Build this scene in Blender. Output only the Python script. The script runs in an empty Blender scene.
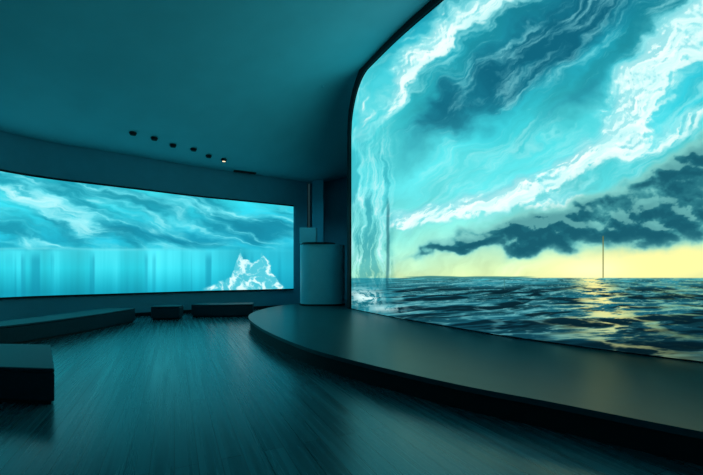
import bpy, bmesh, math
import numpy as np
from mathutils import Vector

sc = bpy.context.scene
sc.view_settings.view_transform = 'Standard'
sc.view_settings.look = 'None'

# ------------------------------------------------------------ helpers
def link(o, parent=None):
    sc.collection.objects.link(o)
    if parent: o.parent = parent
    return o

def empty(name):
    e = bpy.data.objects.new(name, None); sc.collection.objects.link(e); return e

def mesh_obj(name, verts, faces, mat=None, parent=None, smooth=False):
    me = bpy.data.meshes.new(name); me.from_pydata([tuple(v) for v in verts], [], faces); me.update()
    if mat: me.materials.append(mat)
    if smooth:
        me.polygons.foreach_set('use_smooth', [True]*len(me.polygons))
    return link(bpy.data.objects.new(name, me), parent)

def catmull(pts, n=16):
    P = np.array(pts, float)
    P = np.vstack([2*P[0]-P[1], P, 2*P[-1]-P[-2]])
    out = []; idx = []
    for i in range(1, len(P)-2):
        idx.append(len(out))
        for k in range(n):
            t = k/n
            out.append(0.5*((2*P[i])+(-P[i-1]+P[i+1])*t+(2*P[i-1]-5*P[i]+4*P[i+1]-P[i+2])*t*t+(-P[i-1]+3*P[i]-3*P[i+1]+P[i+2])*t**3))
    idx.append(len(out)); out.append(P[-2])
    return np.array(out), idx

def arclen(C):
    d = np.sqrt((np.diff(C, axis=0)**2).sum(1)); return np.concatenate([[0], np.cumsum(d)])

def normals2(C):
    T = np.gradient(C, axis=0); T /= np.linalg.norm(T, axis=1)[:, None]
    return np.stack([-T[:, 1], T[:, 0]], 1)

def mat_pbr(name, base, rough=0.6, noise=0.0, scale=4.0, bump=0.0, spec=0.5):
    m = bpy.data.materials.new(name); m.use_nodes = True
    nt = m.node_tree; b = nt.nodes['Principled BSDF']
    b.inputs['Roughness'].default_value = rough
    b.inputs['Specular IOR Level'].default_value = spec
    tc = nt.nodes.new('ShaderNodeTexCoord'); nz = nt.nodes.new('ShaderNodeTexNoise')
    nz.inputs['Scale'].default_value = scale; nz.inputs['Detail'].default_value = 6
    nt.links.new(tc.outputs['Object'], nz.inputs['Vector'])
    cr = nt.nodes.new('ShaderNodeValToRGB')
    cr.color_ramp.elements[0].position = 0.3; cr.color_ramp.elements[1].position = 0.7
    cr.color_ramp.elements[0].color = (*[c*(1-noise) for c in base], 1)
    cr.color_ramp.elements[1].color = (*[min(1, c*(1+noise)) for c in base], 1)
    nt.links.new(nz.outputs['Fac'], cr.inputs['Fac']); nt.links.new(cr.outputs['Color'], b.inputs['Base Color'])
    if bump:
        bp = nt.nodes.new('ShaderNodeBump'); bp.inputs['Strength'].default_value = bump
        nt.links.new(nz.outputs['Fac'], bp.inputs['Height']); nt.links.new(bp.outputs['Normal'], b.inputs['Normal'])
    return m

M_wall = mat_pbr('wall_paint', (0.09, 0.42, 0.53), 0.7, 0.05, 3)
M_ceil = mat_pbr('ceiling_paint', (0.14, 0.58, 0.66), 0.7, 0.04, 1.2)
M_black = mat_pbr('black_trim', (0.006, 0.014, 0.018), 0.55, 0.1, 8, 0, .3)
M_bench = mat_pbr('bench_upholstery', (0.008, 0.045, 0.06), 0.5, 0.15, 30, 0.05, .35)
M_plinth = mat_pbr('bench_plinth', (0.006, 0.014, 0.018), 0.6, 0.1, 8)
M_stage = mat_pbr('stage_vinyl', (0.006, 0.09, 0.105), 0.34, 0.08, 2.5, 0, .32)
M_stageside = mat_pbr('stage_fascia', (0.004, 0.012, 0.016), 0.6, 0.1, 6)
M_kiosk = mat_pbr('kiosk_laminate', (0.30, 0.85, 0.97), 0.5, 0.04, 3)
for mm, tint in ((M_stage, (.35, .95, .95, 1)), (M_bench, (.4, .95, 1, 1))):
    mm.node_tree.nodes['Principled BSDF'].inputs['Specular Tint'].default_value = tint

def floor_mat():
    m = bpy.data.materials.new('floor_dark_planks'); m.use_nodes = True
    nt = m.node_tree; L = nt.links; b = nt.nodes['Principled BSDF']
    tc = nt.nodes.new('ShaderNodeTexCoord')
    mp = nt.nodes.new('ShaderNodeMapping'); mp.inputs['Rotation'].default_value = (0, 0, math.radians(-115))
    L.new(tc.outputs['Object'], mp.inputs['Vector'])
    br = nt.nodes.new('ShaderNodeTexBrick')
    br.inputs['Scale'].default_value = 1.0
    br.inputs['Brick Width'].default_value = 3.2; br.inputs['Row Height'].default_value = 0.17
    br.inputs['Mortar Size'].default_value = 0.005; br.inputs['Mortar Smooth'].default_value = 0.4
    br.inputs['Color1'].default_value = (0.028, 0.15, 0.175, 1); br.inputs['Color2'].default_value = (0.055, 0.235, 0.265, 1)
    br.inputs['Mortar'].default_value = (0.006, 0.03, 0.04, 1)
    L.new(mp.outputs['Vector'], br.inputs['Vector'])
    mp2 = nt.nodes.new('ShaderNodeMapping'); mp2.inputs['Scale'].default_value = (0.3, 11, 1)
    L.new(mp.outputs['Vector'], mp2.inputs['Vector'])
    nz = nt.nodes.new('ShaderNodeTexNoise'); nz.inputs['Scale'].default_value = 1.3; nz.inputs['Detail'].default_value = 6
    L.new(mp2.outputs['Vector'], nz.inputs['Vector'])
    mx = nt.nodes.new('ShaderNodeMix'); mx.data_type = 'RGBA'; mx.blend_type = 'MULTIPLY'
    mx.inputs['Factor'].default_value = 0.85
    cr = nt.nodes.new('ShaderNodeValToRGB'); cr.color_ramp.elements[0].position = .3; cr.color_ramp.elements[1].position = .7
    cr.color_ramp.elements[0].color = (.4, .4, .4, 1)
    L.new(nz.outputs['Fac'], cr.inputs['Fac'])
    L.new(br.outputs['Color'], mx.inputs[6]); L.new(cr.outputs['Color'], mx.inputs[7])
    L.new(mx.outputs[2], b.inputs['Base Color'])
    mr = nt.nodes.new('ShaderNodeMapRange'); mr.inputs['From Min'].default_value = .3; mr.inputs['From Max'].default_value = .7
    mr.inputs['To Min'].default_value = 0.22; mr.inputs['To Max'].default_value = 0.32
    L.new(nz.outputs['Fac'], mr.inputs['Value']); L.new(mr.outputs['Result'], b.inputs['Roughness'])
    bp = nt.nodes.new('ShaderNodeBump'); bp.inputs['Strength'].default_value = 0.03; bp.inputs['Distance'].default_value = 0.02
    L.new(nz.outputs['Fac'], bp.inputs['Height']); L.new(bp.outputs['Normal'], b.inputs['Normal'])
    b.inputs['Specular IOR Level'].default_value = 0.9
    b.inputs['Specular Tint'].default_value = (.3, .9, 1, 1)
    return m
M_floor = floor_mat()

def screen_mat(name, strength):
    m = bpy.data.materials.new(name); m.use_nodes = True
    nt = m.node_tree; nt.nodes.clear()
    out = nt.nodes.new('ShaderNodeOutputMaterial'); em = nt.nodes.new('ShaderNodeEmission')
    at = nt.nodes.new('ShaderNodeAttribute'); at.attribute_name = 'content'
    em.inputs['Strength'].default_value = strength
    nt.links.new(at.outputs['Color'], em.inputs['Color']); nt.links.new(em.outputs['Emission'], out.inputs['Surface'])
    m.cycles.emission_sampling = 'NONE'
    return m

# ------------------------------------------------------------ noise for the video content
_T = {}
def vnoise(x, y, seed):
    N = 256
    if seed not in _T: _T[seed] = np.random.RandomState(seed).rand(N, N).astype(np.float32)
    T = _T[seed]
    x = np.asarray(x, np.float32); y = np.asarray(y, np.float32)
    xf = np.floor(x); yf = np.floor(y); xi = xf.astype(np.int32); yi = yf.astype(np.int32)
    fx = x-xf; fy = y-yf
    fx = fx*fx*(3-2*fx); fy = fy*fy*(3-2*fy)
    x0 = xi & 255; x1 = (xi+1) & 255; y0 = yi & 255; y1 = (yi+1) & 255
    a = T[x0, y0]; b = T[x1, y0]; c = T[x0, y1]; d = T[x1, y1]
    return (a+(b-a)*fx)*(1-fy)+(c+(d-c)*fx)*fy

def fbm(x, y, seed, octs=5, gain=0.5):
    s = 0; a = 1; t = 0
    for i in range(octs):
        ca, sa = math.cos(0.5*i), math.sin(0.5*i)
        s = s+a*vnoise((x*ca-y*sa)*2**i+17.3*i, (x*sa+y*ca)*2**i+5.1*i, seed+i); t += a; a *= gain
    return s/t

def ridge(x, y, seed, octs=5, gain=0.55, rot=0.4):
    s = 0; a = 1; t = 0
    for i in range(octs):
        ca, sa = math.cos(rot*i), math.sin(rot*i)
        n = 1-np.abs(2*vnoise((x*ca-y*sa)*2**i+9.7*i, (x*sa+y*ca)*2**i+3.3*i, seed+i)-1)
        s = s+a*n*n; t += a; a *= gain
    return s/t

def sm(a, b, x):
    t = np.clip((x-a)/(b-a), 0, 1); return t*t*(3-2*t)

def mixc(C, col, m):
    m = np.clip(m, 0, 1)[..., None]
    return C*(1-m)+np.array(col, np.float32)*m

def grad(v, stops):
    xs = [s[0] for s in stops]
    return np.stack([np.interp(v, xs, [s[1][c] for s in stops]) for c in range(3)], -1).astype(np.float32)

def blob(x, y, cx, cy, rx, ry, ang=0):
    a = math.radians(ang); dx = x-cx; dy = -(y-cy)
    u = dx*math.cos(a)+dy*math.sin(a); v = -dx*math.sin(a)+dy*math.cos(a)
    return np.exp(-((u/rx)**2+(v/ry)**2))

def lin(c):
    c = np.clip(c/255, 0, 1)
    return np.where(c <= 0.04045, c/12.92, ((c+0.055)/1.055)**2.4)

def sky_sea(p, q):
    """storm sky over the sea; p to the right, q downwards on the artwork sheet"""
    w1 = fbm(p/80, q/60, 11)-.5; w2 = fbm(p/80, q/60, 31)-.5
    f1 = fbm(p/22, q/17, 41, 5, .5)-.5; f2 = fbm(p/22, q/17, 51, 5, .5)-.5
    X = p+w1*40+f1*20; Y = q+w2*40+f2*18
    a = math.radians(36)
    A = X*math.cos(a)-Y*math.sin(a); B = X*math.sin(a)+Y*math.cos(a)
    st = fbm(A/80, B/24, 61, 6, .55)
    st2 = fbm(A/30, B/13, 65, 6, .58)
    puff = fbm(A/16, B/9, 68, 6, .6)
    C = grad(q+w2*30, [(-190, (10, 90, 112)), (0, (22, 140, 160)), (60, (36, 170, 188)), (130, (58, 204, 214)),
                   (190, (98, 224, 228)), (235, (140, 230, 216)), (256, (178, 236, 204)), (278, (212, 238, 178))])
    C = C*(0.76+0.48*st)[..., None]
    # deep teal cloud bands
    m = (blob(X, Y, 500, 76, 110, 26, 38)*1.1+blob(X, Y, 590, 10, 80, 30, 32)*1.1+blob(X, Y, 440, 112, 40, 14, 50)*.7
         + blob(X, Y, 660, -40, 130, 60, 10)*.6+blob(X, Y, 575, 100, 60, 10, 40)*.6+blob(X, Y, 560, 40, 60, 20, 38)*.4)
    C = mixc(C, (26, 128, 150), sm(-.1, 1.2, m*(.45+1.1*st2))*.9)
    C = mixc(C, (14, 96, 120), sm(.4, 1.8, m*(.3+1.0*st2+.6*puff))*.9)
    # cyan glow
    C = mixc(C, (110, 238, 240), (blob(X, Y, 440, 165, 60, 34, 25)+blob(X, Y, 372, 130, 22, 80, 0)*.6+blob(X, Y, 560, 132, 80, 22, 32)*.7)*.6)
    # white clouds torn into wisps
    wm = (blob(X, Y, 420, 60, 60, 13, 52)*.85+blob(X, Y, 470, 20, 60, 12, 36)*.9+blob(X, Y, 520, -5, 50, 8, 30)*.7
          + blob(X, Y, 650, 76, 75, 24, 44)*1.0+blob(X, Y, 695, 22, 60, 16, 48)*1.0+blob(X, Y, 612, 122, 40, 17, 35)*.8
          + blob(X, Y, 545, 172, 70, 11, 30)*.75+blob(X, Y, 680, 122, 50, 14, 28)*.75+blob(X, Y, 600, 152, 50, 10, 25)*.65
          + blob(X, Y, 428, 216, 46, 12, -2)*1.1+blob(X, Y, 500, 198, 56, 15, 16)*.95+blob(X, Y, 560, 203, 34, 11, 10)*.8
          + blob(X, Y, 362, 95, 10, 60, -5)*.5+blob(X, Y, 395, 100, 30, 9, 62)*.5)
    d = wm*(-.25+1.1*st2+1.5*(puff-.02))
    dr = d-np.roll(np.roll(d, 6, axis=0), -3, axis=1)
    C = mixc(C, (124, 228, 234), sm(.05, .8, d)*.8)
    C = mixc(C, (214, 247, 246), sm(.32, 1.25, d)*.97)
    C = mixc(C, (248, 255, 250), sm(.01, .16, dr)*sm(.3, .7, d)*.75)
    C = mixc(C, (96, 198, 210), sm(-.01, -.16, dr)*sm(.2, .7, d)*.5)
    hi = fbm(A/46, B/8, 81, 6, .62)
    C = mixc(C, (170, 240, 242), sm(.46, .82, hi+.14*wm)*sm(250, 190, q)*.55)
    # low horizon glow
    C = mixc(C, (252, 247, 165), blob(p, q, 615, 270, 95, 24)*1.0+blob(p, q, 695, 256, 60, 22)*.75)
    C = mixc(C, (255, 253, 195), blob(p, q, 592, 269, 36, 12)*.95)
    # broken cumulus: lumpy tops, flat bases, soft pale rims
    lob = fbm(p/30+f1*.5, q/16+f2*.5, 91, 6, .5)
    lr = fbm(p/12+f1, q/8+f2, 97, 5, .55)
    dm = (blob(p, Y, 500, 243, 60, 10, 6)*1.0+blob(p, Y, 545, 230, 46, 16, 10)*1.15+blob(p, Y, 615, 228, 64, 15, 6)*1.1
          + blob(p, Y, 590, 208, 34, 13, 25)*.7+blob(p, Y, 685, 208, 60, 24, 14)*1.25
          + blob(p, Y, 668, 174, 58, 14, 24)*.9+blob(p, Y, 712, 145, 45, 20, 30)*.9+blob(p, Y, 455, 252, 40, 4, 2)*.9+blob(p, Y, 800, 170, 90, 40, 15))
    k = dm*(.10+1.15*lob+.5*lr)
    kr = k-np.roll(np.roll(k, 9, axis=0), 3, axis=1)
    C = mixc(C, (122, 204, 200), sm(.02, .6, k)*.85)
    C = mixc(C, (66, 150, 156), sm(.22, 1.0, k)*.9)
    C = mixc(C, (26, 98, 114), sm(.45, 1.35, k)*.97)
    C = mixc(C, (146, 216, 206), sm(.02, .25, -kr)*sm(.15, .6, k)*.5)
    C = mixc(C, (20, 84, 102), sm(.02, .25, kr)*sm(.3, .8, k)*.55)
    # distant islands
    hh = 2.0*vnoise(p/16, p*0+.5, 5)+.6
    C = mixc(C, (30, 110, 120), sm(-.5, .5, q-(278-hh))*sm(400, 420, p)*sm(545, 520, p)*.8)
    # ---- sea with swell
    yy = np.maximum(q-278, 0)
    wy = 4.0*np.log(yy*.2+1); wx = (p-560)/(13+.95*yy)
    sw = fbm(wx*.8+.5*w1+wy*.25, wy*1.25+wx*.12, 131, 4, .42)
    wv = fbm(wx*2.4, wy*3.0+wx*.3, 135, 5, .6)
    wr = ridge(wx*1.1+1.2*sw, wy*2.0+wx*.25+1.1*sw, 141, 6, .55)
    gl = fbm(wx*7, wy*9, 145, 4, .6)
    slope = sw-np.roll(sw, 5, axis=0)
    S = grad(yy, [(0, (60, 140, 146)), (5, (36, 110, 122)), (22, (22, 86, 100)), (50, (14, 64, 78)), (88, (6, 40, 52))])
    S = S*(.15+1.1*sw+.6*wv)[..., None]
    S = mixc(S, (3, 26, 36), sm(.0, .05, slope)*.8*sm(3, 14, yy))
    S = mixc(S, (84, 166, 176), sm(.0, -.05, slope)*sm(.35, .65, wr)*.75*sm(110, 40, yy))
    S = mixc(S, (120, 196, 200), sm(.62, .85, wr*(.7+.6*sw))*.55*sm(95, 15, yy))
    S = mixc(S, (150, 214, 210), sm(.60, .74, gl)*sm(.02, -.04, slope)*.5*sm(95, 30, yy))
    sun = np.exp(-((p-592-yy*.5)/(14+yy*.65))**2)
    S = mixc(S, (252, 242, 155), sun*sm(.36, .62, wr*(.35+.7*wv+.5*gl)+.14*sm(16, 0, yy))*.97*(1-.55*sm(20, 80, yy)))
    S = mixc(S, (160, 190, 120), sm(560, 700, p)*sm(.42, .7, wr*.6+gl*.4)*.45*sm(90, 40, yy))
    sea = sm(277.4, 278.6, q)[..., None]
    C = C*(1-sea)+S*sea
    # breaking water curtain at the near end
    cm = sm(396, 382, p+14*(fbm(p*0+1, q/22, 151)-.5)+8*f1)*sm(90, 215, q)
    fall = ridge(p/9+w1*3+f1*1.2, q/60+f2*.5, 161, 6, .6, .12)
    C = mixc(C, (30, 146, 164), cm*.6*sm(.6, .3, fall))
    C = mixc(C, (120, 224, 230), cm*sm(.35, .65, fall)*.6)
    C = mixc(C, (215, 248, 248), cm*sm(.55, .85, fall)*.8)
    foam = ridge(p/9+f1*2, q/8+f2*2, 171, 6, .7)
    C = mixc(C, (215, 248, 246), (blob(p+f1*10, q+f2*8, 366, 298, 16, 8)+.6*blob(p+f1*8, q, 386, 309, 18, 4))*sm(.3, .55, foam)*1.1)
    C = mixc(C, (10, 70, 86), sm(2.2, .6, np.abs(p-388-5*(fbm(p*0, q/40, 177)-.5)))*sm(190, 215, q)*sm(300, 280, q)*.5)
    # channel markers on the water
    C = mixc(C, (110, 118, 66), sm(1.1, .4, np.abs(p-603))*sm(235, 237, q)*sm(279, 277, q)*.9)
    C = mixc(C, (60, 116, 112), sm(.8, .2, np.abs(p-505))*sm(278, 280, q)*sm(291, 288, q)*.7)
    return lin(C)

def underwater(p, q):
    w1 = fbm(p/60, q/30, 211)-.5; w2 = fbm(p/60, q/30, 221)-.5
    f1 = fbm(p/18, q/8, 231, 5, .5)-.5; f2 = fbm(p/18, q/8, 235, 5, .5)-.5
    X = p+w1*34+f1*14; Y = q+w2*20+f2*8
    a = math.radians(-16)
    A = X*math.cos(a)-Y*math.sin(a); B = X*math.sin(a)+Y*math.cos(a)
    st = fbm(A/60, B/12, 241, 6, .5)
    pf = fbm(A/28, B/6, 246, 6, .58)
    rd = ridge(A/60, B/10, 251, 6, .5, .12)
    C = grad(q, [(165, (32, 172, 190)), (195, (50, 198, 212)), (222, (40, 182, 202)), (240, (32, 170, 194)), (248, (36, 178, 200)), (251, (62, 210, 226)),
                 (268, (44, 208, 226)), (292, (20, 158, 182))])
    top = sm(253, 242, q+w2*4)
    C = C*(1-top*.7*(.50-st))[..., None]
    C = mixc(C, (20, 138, 166), top*sm(.58, .30, st)*.5)
    C = mixc(C, (20, 132, 162), top*(blob(p, Y, 190, 236, 90, 8, -3)+blob(p, Y, 255, 226, 60, 13, 0))*.5)
    wm = (blob(X, Y, 60, 212, 50, 10, -22)*1.1+blob(X, Y, 15, 192, 40, 8, -14)*.95+blob(X, Y, 95, 234, 40, 6, -12)*.8
          + blob(X, Y, 120, 194, 70, 5, -8)*.65+blob(X, Y, 210, 208, 80, 4, -4)*.55+blob(X, Y, 30, 240, 50, 5, 0)*.7+blob(X, Y, 150, 216, 50, 4, -14)*.5)
    d = wm*(-.1+1.0*rd+1.05*(pf-.15))
    C = mixc(C, (110, 226, 238), top*sm(.08, .75, d)*.75)
    C = mixc(C, (214, 250, 250), top*sm(.42, 1.2, d)*.92)
    C = mixc(C, (96, 220, 234), top*sm(.40, .78, rd*.6+pf*.5)*.55)
    C = mixc(C, (160, 238, 244), top*sm(.62, .88, rd*.6+pf*.5)*.5)
    # light curtains under the surface
    sh = fbm(p/26, q/700, 261, 5, .55); low = 1-top
    C = C*(1+low*(sh-.5)*.5)[..., None]
    C = mixc(C, (120, 244, 250), low*blob(p, q, 100, 262, 120, 20)*sm(.4, .7, sh)*.45)
    C = mixc(C, (16, 128, 156), low*sm(.56, .74, fbm(p/9, q/500, 271, 3))*.5*sm(248, 262, q))
    C = mixc(C, (16, 130, 160), low*sm(150, 290, p)*.5)
    C = mixc(C, (150, 240, 246), np.exp(-((q-249-3*w2)/1.3)**2)*.3*sm(220, 120, p))
    # white foam mound like coral
    h = np.interp(p, [198, 208, 216, 224, 230, 235, 239, 244, 250, 256, 261, 265, 270, 276, 286], [0, 3, 6, 11, 18, 30, 38, 31, 24, 27, 33, 34, 22, 9, 0])
    jag = (fbm(p/7, q/8, 281, 5, .55)-.5)*18
    inside = sm(-1.6, 1.6, q-(290-h)+jag*sm(1, 16, h))*sm(0, 4, h)*sm(291, 289, q)
    tex = ridge(p/9+f1, q/9+f2, 291, 6, .6)
    C = mixc(C, (86, 198, 214), inside*.85)
    C = mixc(C, (222, 250, 251), inside*sm(.32, .68, tex)*.95)
    return lin(C)

def build_screen(part, ctrl, P, K, z0, z1, ncol, nrow, fn, mat, parent, corner=0.0, rowpow=1.0):
    C, idx = catmull(ctrl, 24); S = arclen(C); sk = S[idx]
    pk = np.linspace(P[0], P[-1], ncol)
    s = np.interp(pk, P, sk)
    X = np.interp(s, S, C[:, 0]); Y = np.interp(s, S, C[:, 1]); k = np.interp(s, sk, K)
    t = np.linspace(0, 1, nrow)**rowpow
    zt = np.full(ncol, z1)
    if corner > 0:
        r = corner; c = np.clip(r-s, 0, r)
        zt = z1-r*1.3+1.3*np.sqrt(np.maximum(r*r-c*c, 0))
    Z = z0+t[:, None]*(zt[None, :]-z0)
    pp = np.broadcast_to(pk, Z.shape).astype(np.float32); qq = (272-(Z-1.5)*k[None, :]).astype(np.float32)
    col = fn(pp, qq)
    co = np.stack([np.broadcast_to(X, Z.shape), np.broadcast_to(Y, Z.shape), Z], -1).reshape(-1, 3)
    me = bpy.data.meshes.new(part)
    nv = co.shape[0]; I = np.arange(nv).reshape(nrow, ncol)
    F = np.stack([I[:-1, :-1], I[:-1, 1:], I[1:, 1:], I[1:, :-1]], -1).reshape(-1, 4)
    nf = len(F)
    me.vertices.add(nv); me.vertices.foreach_set('co', co.ravel())
    me.loops.add(nf*4); me.loops.foreach_set('vertex_index', F.ravel().astype(np.int32))
    me.polygons.add(nf); me.polygons.foreach_set('loop_start', (np.arange(nf)*4).astype(np.int32))
    me.update(calc_edges=True)
    at = me.color_attributes.new('content', 'FLOAT_COLOR', 'POINT')
    rgba = np.concatenate([col.reshape(-1, 3), np.ones((nv, 1))], 1).astype(np.float32)
    at.data.foreach_set('color', rgba.ravel())
    me.materials.append(mat)
    link(bpy.data.objects.new(part, me), parent)

# ------------------------------------------------------------ plan curves
R_ctrl = [(0, 12.5), (.57, 11.3), (1.29, 9.87), (2.13, 8.44), (2.84, 7.25), (3.90, 5.95), (4.72, 5.10), (5.7, 4.35), (7.0, 3.6), (9.8, 2.7)]
R_P = [350, 370, 400, 447, 500, 600, 703, 810, 940, 1120]
R_K = [30.4, 33.6, 38.5, 45.0, 52.4, 63.9, 74.5, 80, 84, 86]
L_ctrl = [(-10.45, 8.4), (-9.65, 10.45), (-9.0, 11.36), (-8.02, 12.15), (-6.9, 13.06), (-5.6, 14.1), (-4.0, 15.1), (-2.46, 16.1)]
L_P = [-122, 0, 50, 100, 150, 200, 250, 293]
L_K = [45.2, 36.4, 33.4, 31.3, 29.1, 27.0, 25.2, 23.6]
wallL_ctrl = [(-11.2, -4), (-11.2, 0), (-11.15, 4), (-10.9, 6.6)] + L_ctrl + [(-1.9, 16.45)]

RC, _ = catmull(R_ctrl, 12)
WL, _ = catmull(wallL_ctrl, 12)
def zceil(x, y):
    x = np.atleast_1d(np.asarray(x, float)); y = np.atleast_1d(np.asarray(y, float))
    dl = np.sqrt((x[:, None]-WL[None, :, 0])**2+(y[:, None]-WL[None, :, 1])**2).min(1)
    dr = np.sqrt((x[:, None]-RC[None, :, 0])**2+(y[:, None]-RC[None, :, 1])**2).min(1)
    t = dl/(dl+dr+1e-6); t = t*t*(3-2*t)
    return 5.4+2.4*t

# ------------------------------------------------------------ room shell
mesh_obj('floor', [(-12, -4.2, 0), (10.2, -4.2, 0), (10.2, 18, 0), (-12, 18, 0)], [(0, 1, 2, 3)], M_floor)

nx, ny = 110, 110
gx = np.linspace(-12, 10.2, nx); gy = np.linspace(-4.2, 18, ny)
GX, GY = np.meshgrid(gx, gy)
GZ = zceil(GX.ravel(), GY.ravel())
V = np.stack([GX.ravel(), GY.ravel(), GZ], 1)
F = [(j*nx+i, (j+1)*nx+i, (j+1)*nx+i+1, j*nx+i+1) for j in range(ny-1) for i in range(nx-1)]
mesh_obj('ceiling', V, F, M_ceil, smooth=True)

def wall_strip(name, C, thick, mat, extra=0.03):
    C = np.array(C, float); n = normals2(C); O = C+n*thick
    zt = zceil(C[:, 0], C[:, 1])+extra; zo = zceil(O[:, 0], O[:, 1])+extra
    vs = []; N = len(C)
    for i in range(N):
        vs += [(*C[i], 0), (*C[i], zt[i]), (*O[i], zo[i]), (*O[i], 0)]
    fs = []
    for i in range(N-1):
        a = i*4; b = a+4
        for k in range(4):
            fs.append((a+k, b+k, b+(k+1) % 4, a+(k+1) % 4))
    fs += [(0, 1, 2, 3), ((N-1)*4+3, (N-1)*4+2, (N-1)*4+1, (N-1)*4)]
    return mesh_obj(name, vs, fs, mat)
nL = normals2(WL)
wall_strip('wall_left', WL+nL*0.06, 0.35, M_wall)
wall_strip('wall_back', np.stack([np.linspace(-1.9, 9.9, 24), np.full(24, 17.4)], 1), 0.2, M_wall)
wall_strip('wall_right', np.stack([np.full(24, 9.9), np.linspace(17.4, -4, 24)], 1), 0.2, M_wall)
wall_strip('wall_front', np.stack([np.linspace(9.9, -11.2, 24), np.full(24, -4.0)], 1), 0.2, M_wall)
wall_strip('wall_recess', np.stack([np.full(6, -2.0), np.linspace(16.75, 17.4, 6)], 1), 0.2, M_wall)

vs = []; fs = []
for i, (c, n) in enumerate(zip(WL, nL)):
    a = c+n*0.055; b = c+n*0.0
    vs += [(*a, 0), (*b, 0), (*b, .12), (*a, .12)]
for i in range(len(WL)-1):
    a = i*4; b = a+4
    fs += [(a+1, b+1, b+2, a+2), (a+2, b+2, b+3, a+3)]
mesh_obj('baseboard_left', vs, fs, M_black)

# ------------------------------------------------------------ stage
edge_ctrl = [(-1.85, 15.2), (-2.55, 14.0), (-2.95, 12.3), (-2.85, 10.5), (-1.98, 8.3), (-.87, 6.35), (0.0, 5.27), (1.09, 4.18), (1.87, 3.57), (2.69, 2.9), (3.7, 2.2), (5.0, 1.5), (6.8, .9), (9.6, .5)]
EC, _ = catmull(edge_ctrl, 10)
stage = empty('curved_stage')
def prism(name, outline, z0, z1, mat, parent, bevel=0):
    bm = bmesh.new()
    vs = [bm.verts.new((x, y, z0)) for x, y in outline]
    f = bm.faces.new(vs); bm.normal_update()
    if f.normal.z > 0: f.normal_flip()
    r = bmesh.ops.extrude_face_region(bm, geom=[f])
    for v in [g for g in r['geom'] if isinstance(g, bmesh.types.BMVert)]: v.co.z = z1
    bmesh.ops.recalc_face_normals(bm, faces=bm.faces)
    me = bpy.data.meshes.new(name); bm.to_mesh(me); bm.free(); me.materials.append(mat)
    o = link(bpy.data.objects.new(name, me), parent)
    if bevel:
        b = o.modifiers.new('bevel', 'BEVEL'); b.width = bevel; b.segments = 3; b.limit_method = 'ANGLE'; b.angle_limit = math.radians(50)
    return o
nE = normals2(EC)
ctr = np.array((3, 10))
if np.linalg.norm(EC[40]+nE[40]-ctr) > np.linalg.norm(EC[40]-nE[40]-ctr): nE = -nE
inner = EC+nE*0.05
tail = [(9.75, 2.6)]+[tuple(c) for c in RC[::-1][6:]]+[(-.05, 12.7), (.5, 13.4), (.5, 16.9), (-1.3, 16.9)]
prism('fascia', [tuple(c) for c in inner]+tail, 0, .22, M_stageside, stage)
prism('deck', [tuple(c) for c in EC]+tail, .22, .28, M_stage, stage)

# ------------------------------------------------------------ screens
M_scrR = screen_mat('sea_video', 1.08)
M_scrL = screen_mat('underwater_video', 1.12)
big = empty('curved_video_wall')
build_screen('display_surface', R_ctrl, R_P, R_K, .30, 7.6, 1150, 760, sky_sea, M_scrR, big, corner=1.25, rowpow=1.35)
small = empty('curved_projection_screen')
build_screen('display_surface', L_ctrl, L_P, L_K, .80, 4.27, 1000, 340, underwater, M_scrL, small)

def strip4(name, X, Y, NX, NY, prof, mat, parent, cap=True):
    vs = []; fs = []
    N = len(X)
    for i in range(N):
        for off, z in prof(i):
            vs.append((X[i]+NX[i]*off, Y[i]+NY[i]*off, z))
    for i in range(N-1):
        a = i*4; b = a+4
        for k in range(4): fs.append((a+k, b+k, b+(k+1) % 4, a+(k+1) % 4))
    if cap: fs += [(0, 1, 2, 3), tuple(len(vs)-4+k for k in (3, 2, 1, 0))]
    mesh_obj(name, vs, fs, mat, parent)

def housing():
    C, _ = catmull([(-.09, 12.68)]+R_ctrl, 24); S = arclen(C); n = normals2(C)
    mid = len(C)//2
    if n[mid]@np.array((1, 1)) < 0: n = -n
    r = 1.35
    s_all = np.concatenate([np.linspace(0, 1.5, 40), np.linspace(1.55, S[-1], 100)])
    X = np.interp(s_all, S, C[:, 0]); Y = np.interp(s_all, S, C[:, 1]); NX = np.interp(s_all, S, n[:, 0]); NY = np.interp(s_all, S, n[:, 1])
    def zt(i):
        c = max(0, r-s_all[i]); return 7.9-r*1.3+1.3*math.sqrt(max(r*r-c*c, 0))
    def zi(i):
        c2 = max(0, 1.25-max(0, s_all[i]-.2)); return 7.6-1.25*1.3+1.3*math.sqrt(max(1.25**2-c2*c2, 0))
    strip4('housing', X, Y, NX, NY, lambda i: ((.03, .285), (.03, zt(i)), (.40, zt(i)), (.40, .285)), M_black, big)
    strip4('top_lip', X, Y, NX, NY, lambda i: ((.03, zi(i)+.02), (-.06, zi(i)+.02), (-.06, max(zt(i), zi(i)+.05)), (.03, max(zt(i), zi(i)+.05))), M_black, big)
    vs = []
    c0 = C[0]; t = (C[5]-C[0])/np.linalg.norm(C[5]-C[0]); nn = n[2]
    for z in (.285, 6.2):
        for a, b in ((0, -.06), (.16, -.06), (.16, .03), (0, .03)):
            q = c0+t*a+nn*b; vs.append((q[0], q[1], z))
    mesh_obj('jamb', vs, [(0, 3, 2, 1), (4, 5, 6, 7), (0, 1, 5, 4), (1, 2, 6, 5), (2, 3, 7, 6), (3, 0, 4, 7)], M_black, big)
housing()

LC, _ = catmull(L_ctrl, 16); nl = normals2(LC)
for nm, z in (('frame_top', 4.30), ('frame_bottom', .77)):
    strip4(nm, LC[:, 0], LC[:, 1], nl[:, 0], nl[:, 1], lambda i: ((-.02, z-.03), (-.02, z+.03), (.055, z+.03), (.055, z-.03)), M_black, small)

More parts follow.
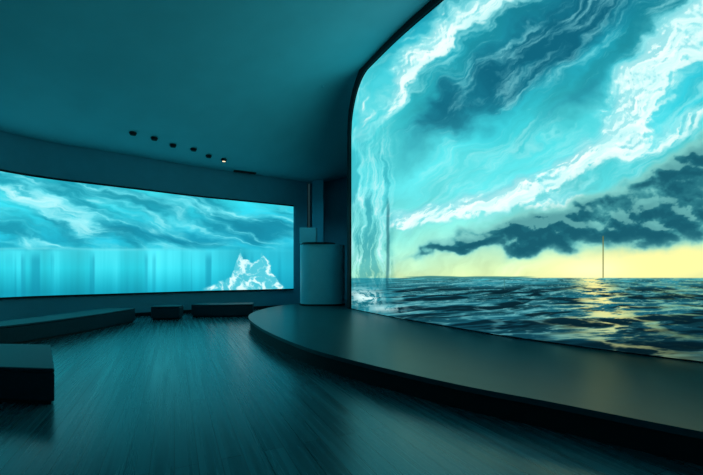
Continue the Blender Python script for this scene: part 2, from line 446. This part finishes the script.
# ------------------------------------------------------------ benches
def bench(ctrl, width, h=.42, end0=0, end1=0):
    """crescent bench; end0/end1 skew the end cuts"""
    C, _ = catmull(ctrl, 10); par = empty('curved_bench'); S = arclen(C)
    def outline(w, trim):
        A = []; B = []
        for j in range(30):
            u = j/29
            for side, lst in ((1, A), (-1, B)):
                sk0 = end0*side*w/2; sk1 = end1*side*w/2
                s = (trim+sk0)*(1-u)+(S[-1]-trim+sk1)*u
                i = np.clip(np.searchsorted(S, s), 1, len(S)-1)
                t = (C[i]-C[i-1])/(S[i]-S[i-1]); c = C[i-1]+t*(s-S[i-1]); m = np.array((-t[1], t[0]))
                lst.append(tuple(c+m*side*w/2))
        return A+B[::-1]
    prism('plinth', outline(width-.08, .04), 0, .06, M_plinth, par)
    prism('seat_body', outline(width, 0), .05, h-.05, M_bench, par, .015)
    prism('seat_pad', outline(width+.02, 0), h-.05, h, M_bench, par, .02)
bench([(-7.8, 4.9), (-6.4, 5.1), (-5.2, 5.1), (-3.9, 4.95)], 1.25, end1=-1.05)
bench([(-8.7, 6.6), (-7.5, 7.6), (-7.05, 9.4), (-6.95, 11.4)], .95)
bench([(-6.3, 12.15), (-5.95, 12.2), (-5.5, 12.3)], .6)
bench([(-5.3, 13.0), (-4.4, 12.95), (-3.4, 13.15)], .75)

# ------------------------------------------------------------ kiosk at the end of the stage
ki = empty('reception_kiosk')
def round_out(cx, cy, w, d, r=.3, n=8):
    o = []
    for sx, sy, a0 in ((1, 1, 0), (-1, 1, 90), (-1, -1, 180), (1, -1, 270)):
        for k in range(n+1):
            a = math.radians(a0+90*k/n); o.append((cx+sx*(w/2-r)+r*math.cos(a), cy+sy*(d/2-r)+r*math.sin(a)))
    return o
prism('body', round_out(-1.08, 14.2, 1.66, 1.1, .5, 14), .28, 2.5, M_kiosk, ki)
prism('plinth', round_out(-1.08, 14.2, 1.70, 1.14, .5, 14), .28, .34, M_black, ki)
prism('counter_top', round_out(-1.22, 14.15, 1.24, 1.2, .5, 14), 2.5, 2.57, M_black, ki, .01)
prism('monitor_block', round_out(-1.62, 14.3, .62, .4, .05), 2.57, 3.15, M_kiosk, ki, .01)
co = empty('square_column')
prism('shaft', round_out(-1.45, 16.6, .5, .5, .03), .28, float(zceil(-1.45, 16.6)[0]), M_wall, co)
prism('base', round_out(-1.45, 16.6, .58, .58, .03), .28, .45, M_black, co)

# ------------------------------------------------------------ ceiling fittings
M_warm = bpy.data.materials.new('warm_lamp'); M_warm.use_nodes = True
b = M_warm.node_tree.nodes['Principled BSDF']; b.inputs['Emission Color'].default_value = (1, .72, .4, 1); b.inputs['Emission Strength'].default_value = 1.5
def cyl(name, x, y, z0, z1, r, mat, parent, r2=None, n=24):
    r2 = r2 or r; vs = []; fs = []
    for z, rr in ((z0, r), (z1, r2)):
        for k in range(n): vs.append((x+rr*math.cos(2*math.pi*k/n), y+rr*math.sin(2*math.pi*k/n), z))
    for k in range(n): fs.append((k, (k+1) % n, n+(k+1) % n, n+k))
    fs += [tuple(range(n))[::-1], tuple(range(n, 2*n))]
    mesh_obj(name, vs, fs, mat, parent)
for i, (x, y, lit) in enumerate([(-6.5, 11.3, 0), (-6.1, 11.75, 0), (-5.78, 12.3, 0), (-5.3, 12.75, 0), (-5.0, 13.3, 0), (-4.6, 13.7, 1)]):
    z = float(zceil(x, y)[0]); d = empty('ceiling_downlight')
    cyl('collar', x, y, z-.03, z+.01, .10, M_black, d)
    cyl('can', x, y, z-.07, z-.03, .08, M_black, d)
    cyl('lens', x, y, z-.075, z-.07, .06, M_warm if lit else M_black, d)
v = empty('ceiling_air_vent'); z = float(zceil(-4.15, 14.7)[0])
prism('frame', [(-4.5, 14.55), (-3.75, 14.95), (-3.82, 15.1), (-4.57, 14.7)], z-.05, z+.01, M_black, v)
for k in range(3):
    prism('slat_%d' % k, [(-4.5+.02*k, 14.58+.03*k), (-3.8, 14.95+.03*k), (-3.81, 14.965+.03*k), (-4.51+.02*k, 14.595+.03*k)], z-.07, z-.05, M_plinth, v)
pj = empty('ceiling_projector'); px_, py_ = -4.85, 5.75; z = float(zceil(px_, py_)[0])
cyl('mount', px_, py_, z-.2, z+.01, .04, M_black, pj)
prism('case', round_out(px_, py_, .55, .4, .05), z-.4, z-.2, M_black, pj, .02)
cyl('lens', px_+.15, py_+.1, z-.45, z-.4, .07, M_black, pj)
# teal fill light added to brighten the kiosk alcove, not a room fitting
sx, sy = -.95, 12.4; z = float(zceil(sx, sy)[0]); sp = empty('added_kiosk_fill')
cyl('can', sx, sy, z-.03, z+.02, .05, M_ceil, sp)  # made-up housing for the added light, coloured to blend into the ceiling
ld = bpy.data.lights.new('fill_lamp', 'SPOT'); ld.energy = 190; ld.color = (.15, .75, 1); ld.spot_size = math.radians(48); ld.spot_blend = 1; ld.shadow_soft_size = .05
lo = bpy.data.objects.new('fill_lamp', ld); link(lo, sp); lo.location = (sx, sy, z-.1)
lo.rotation_euler = (Vector((-1.0, 15.6, 2.4))-lo.location).to_track_quat('-Z', 'Y').to_euler()

# ------------------------------------------------------------ world + camera
w = bpy.data.worlds.new('world'); sc.world = w; w.use_nodes = True
w.node_tree.nodes['Background'].inputs['Color'].default_value = (.01, .03, .035, 1)
cam = bpy.data.cameras.new('camera'); cam.sensor_width = 36; cam.lens = 380/703*36; cam.shift_y = 34.5/703
cam.clip_end = 200
c = bpy.data.objects.new('camera', cam); sc.collection.objects.link(c); c.location = (0, 0, 1.5); c.rotation_euler = (math.pi/2, 0, 0)
sc.camera = c
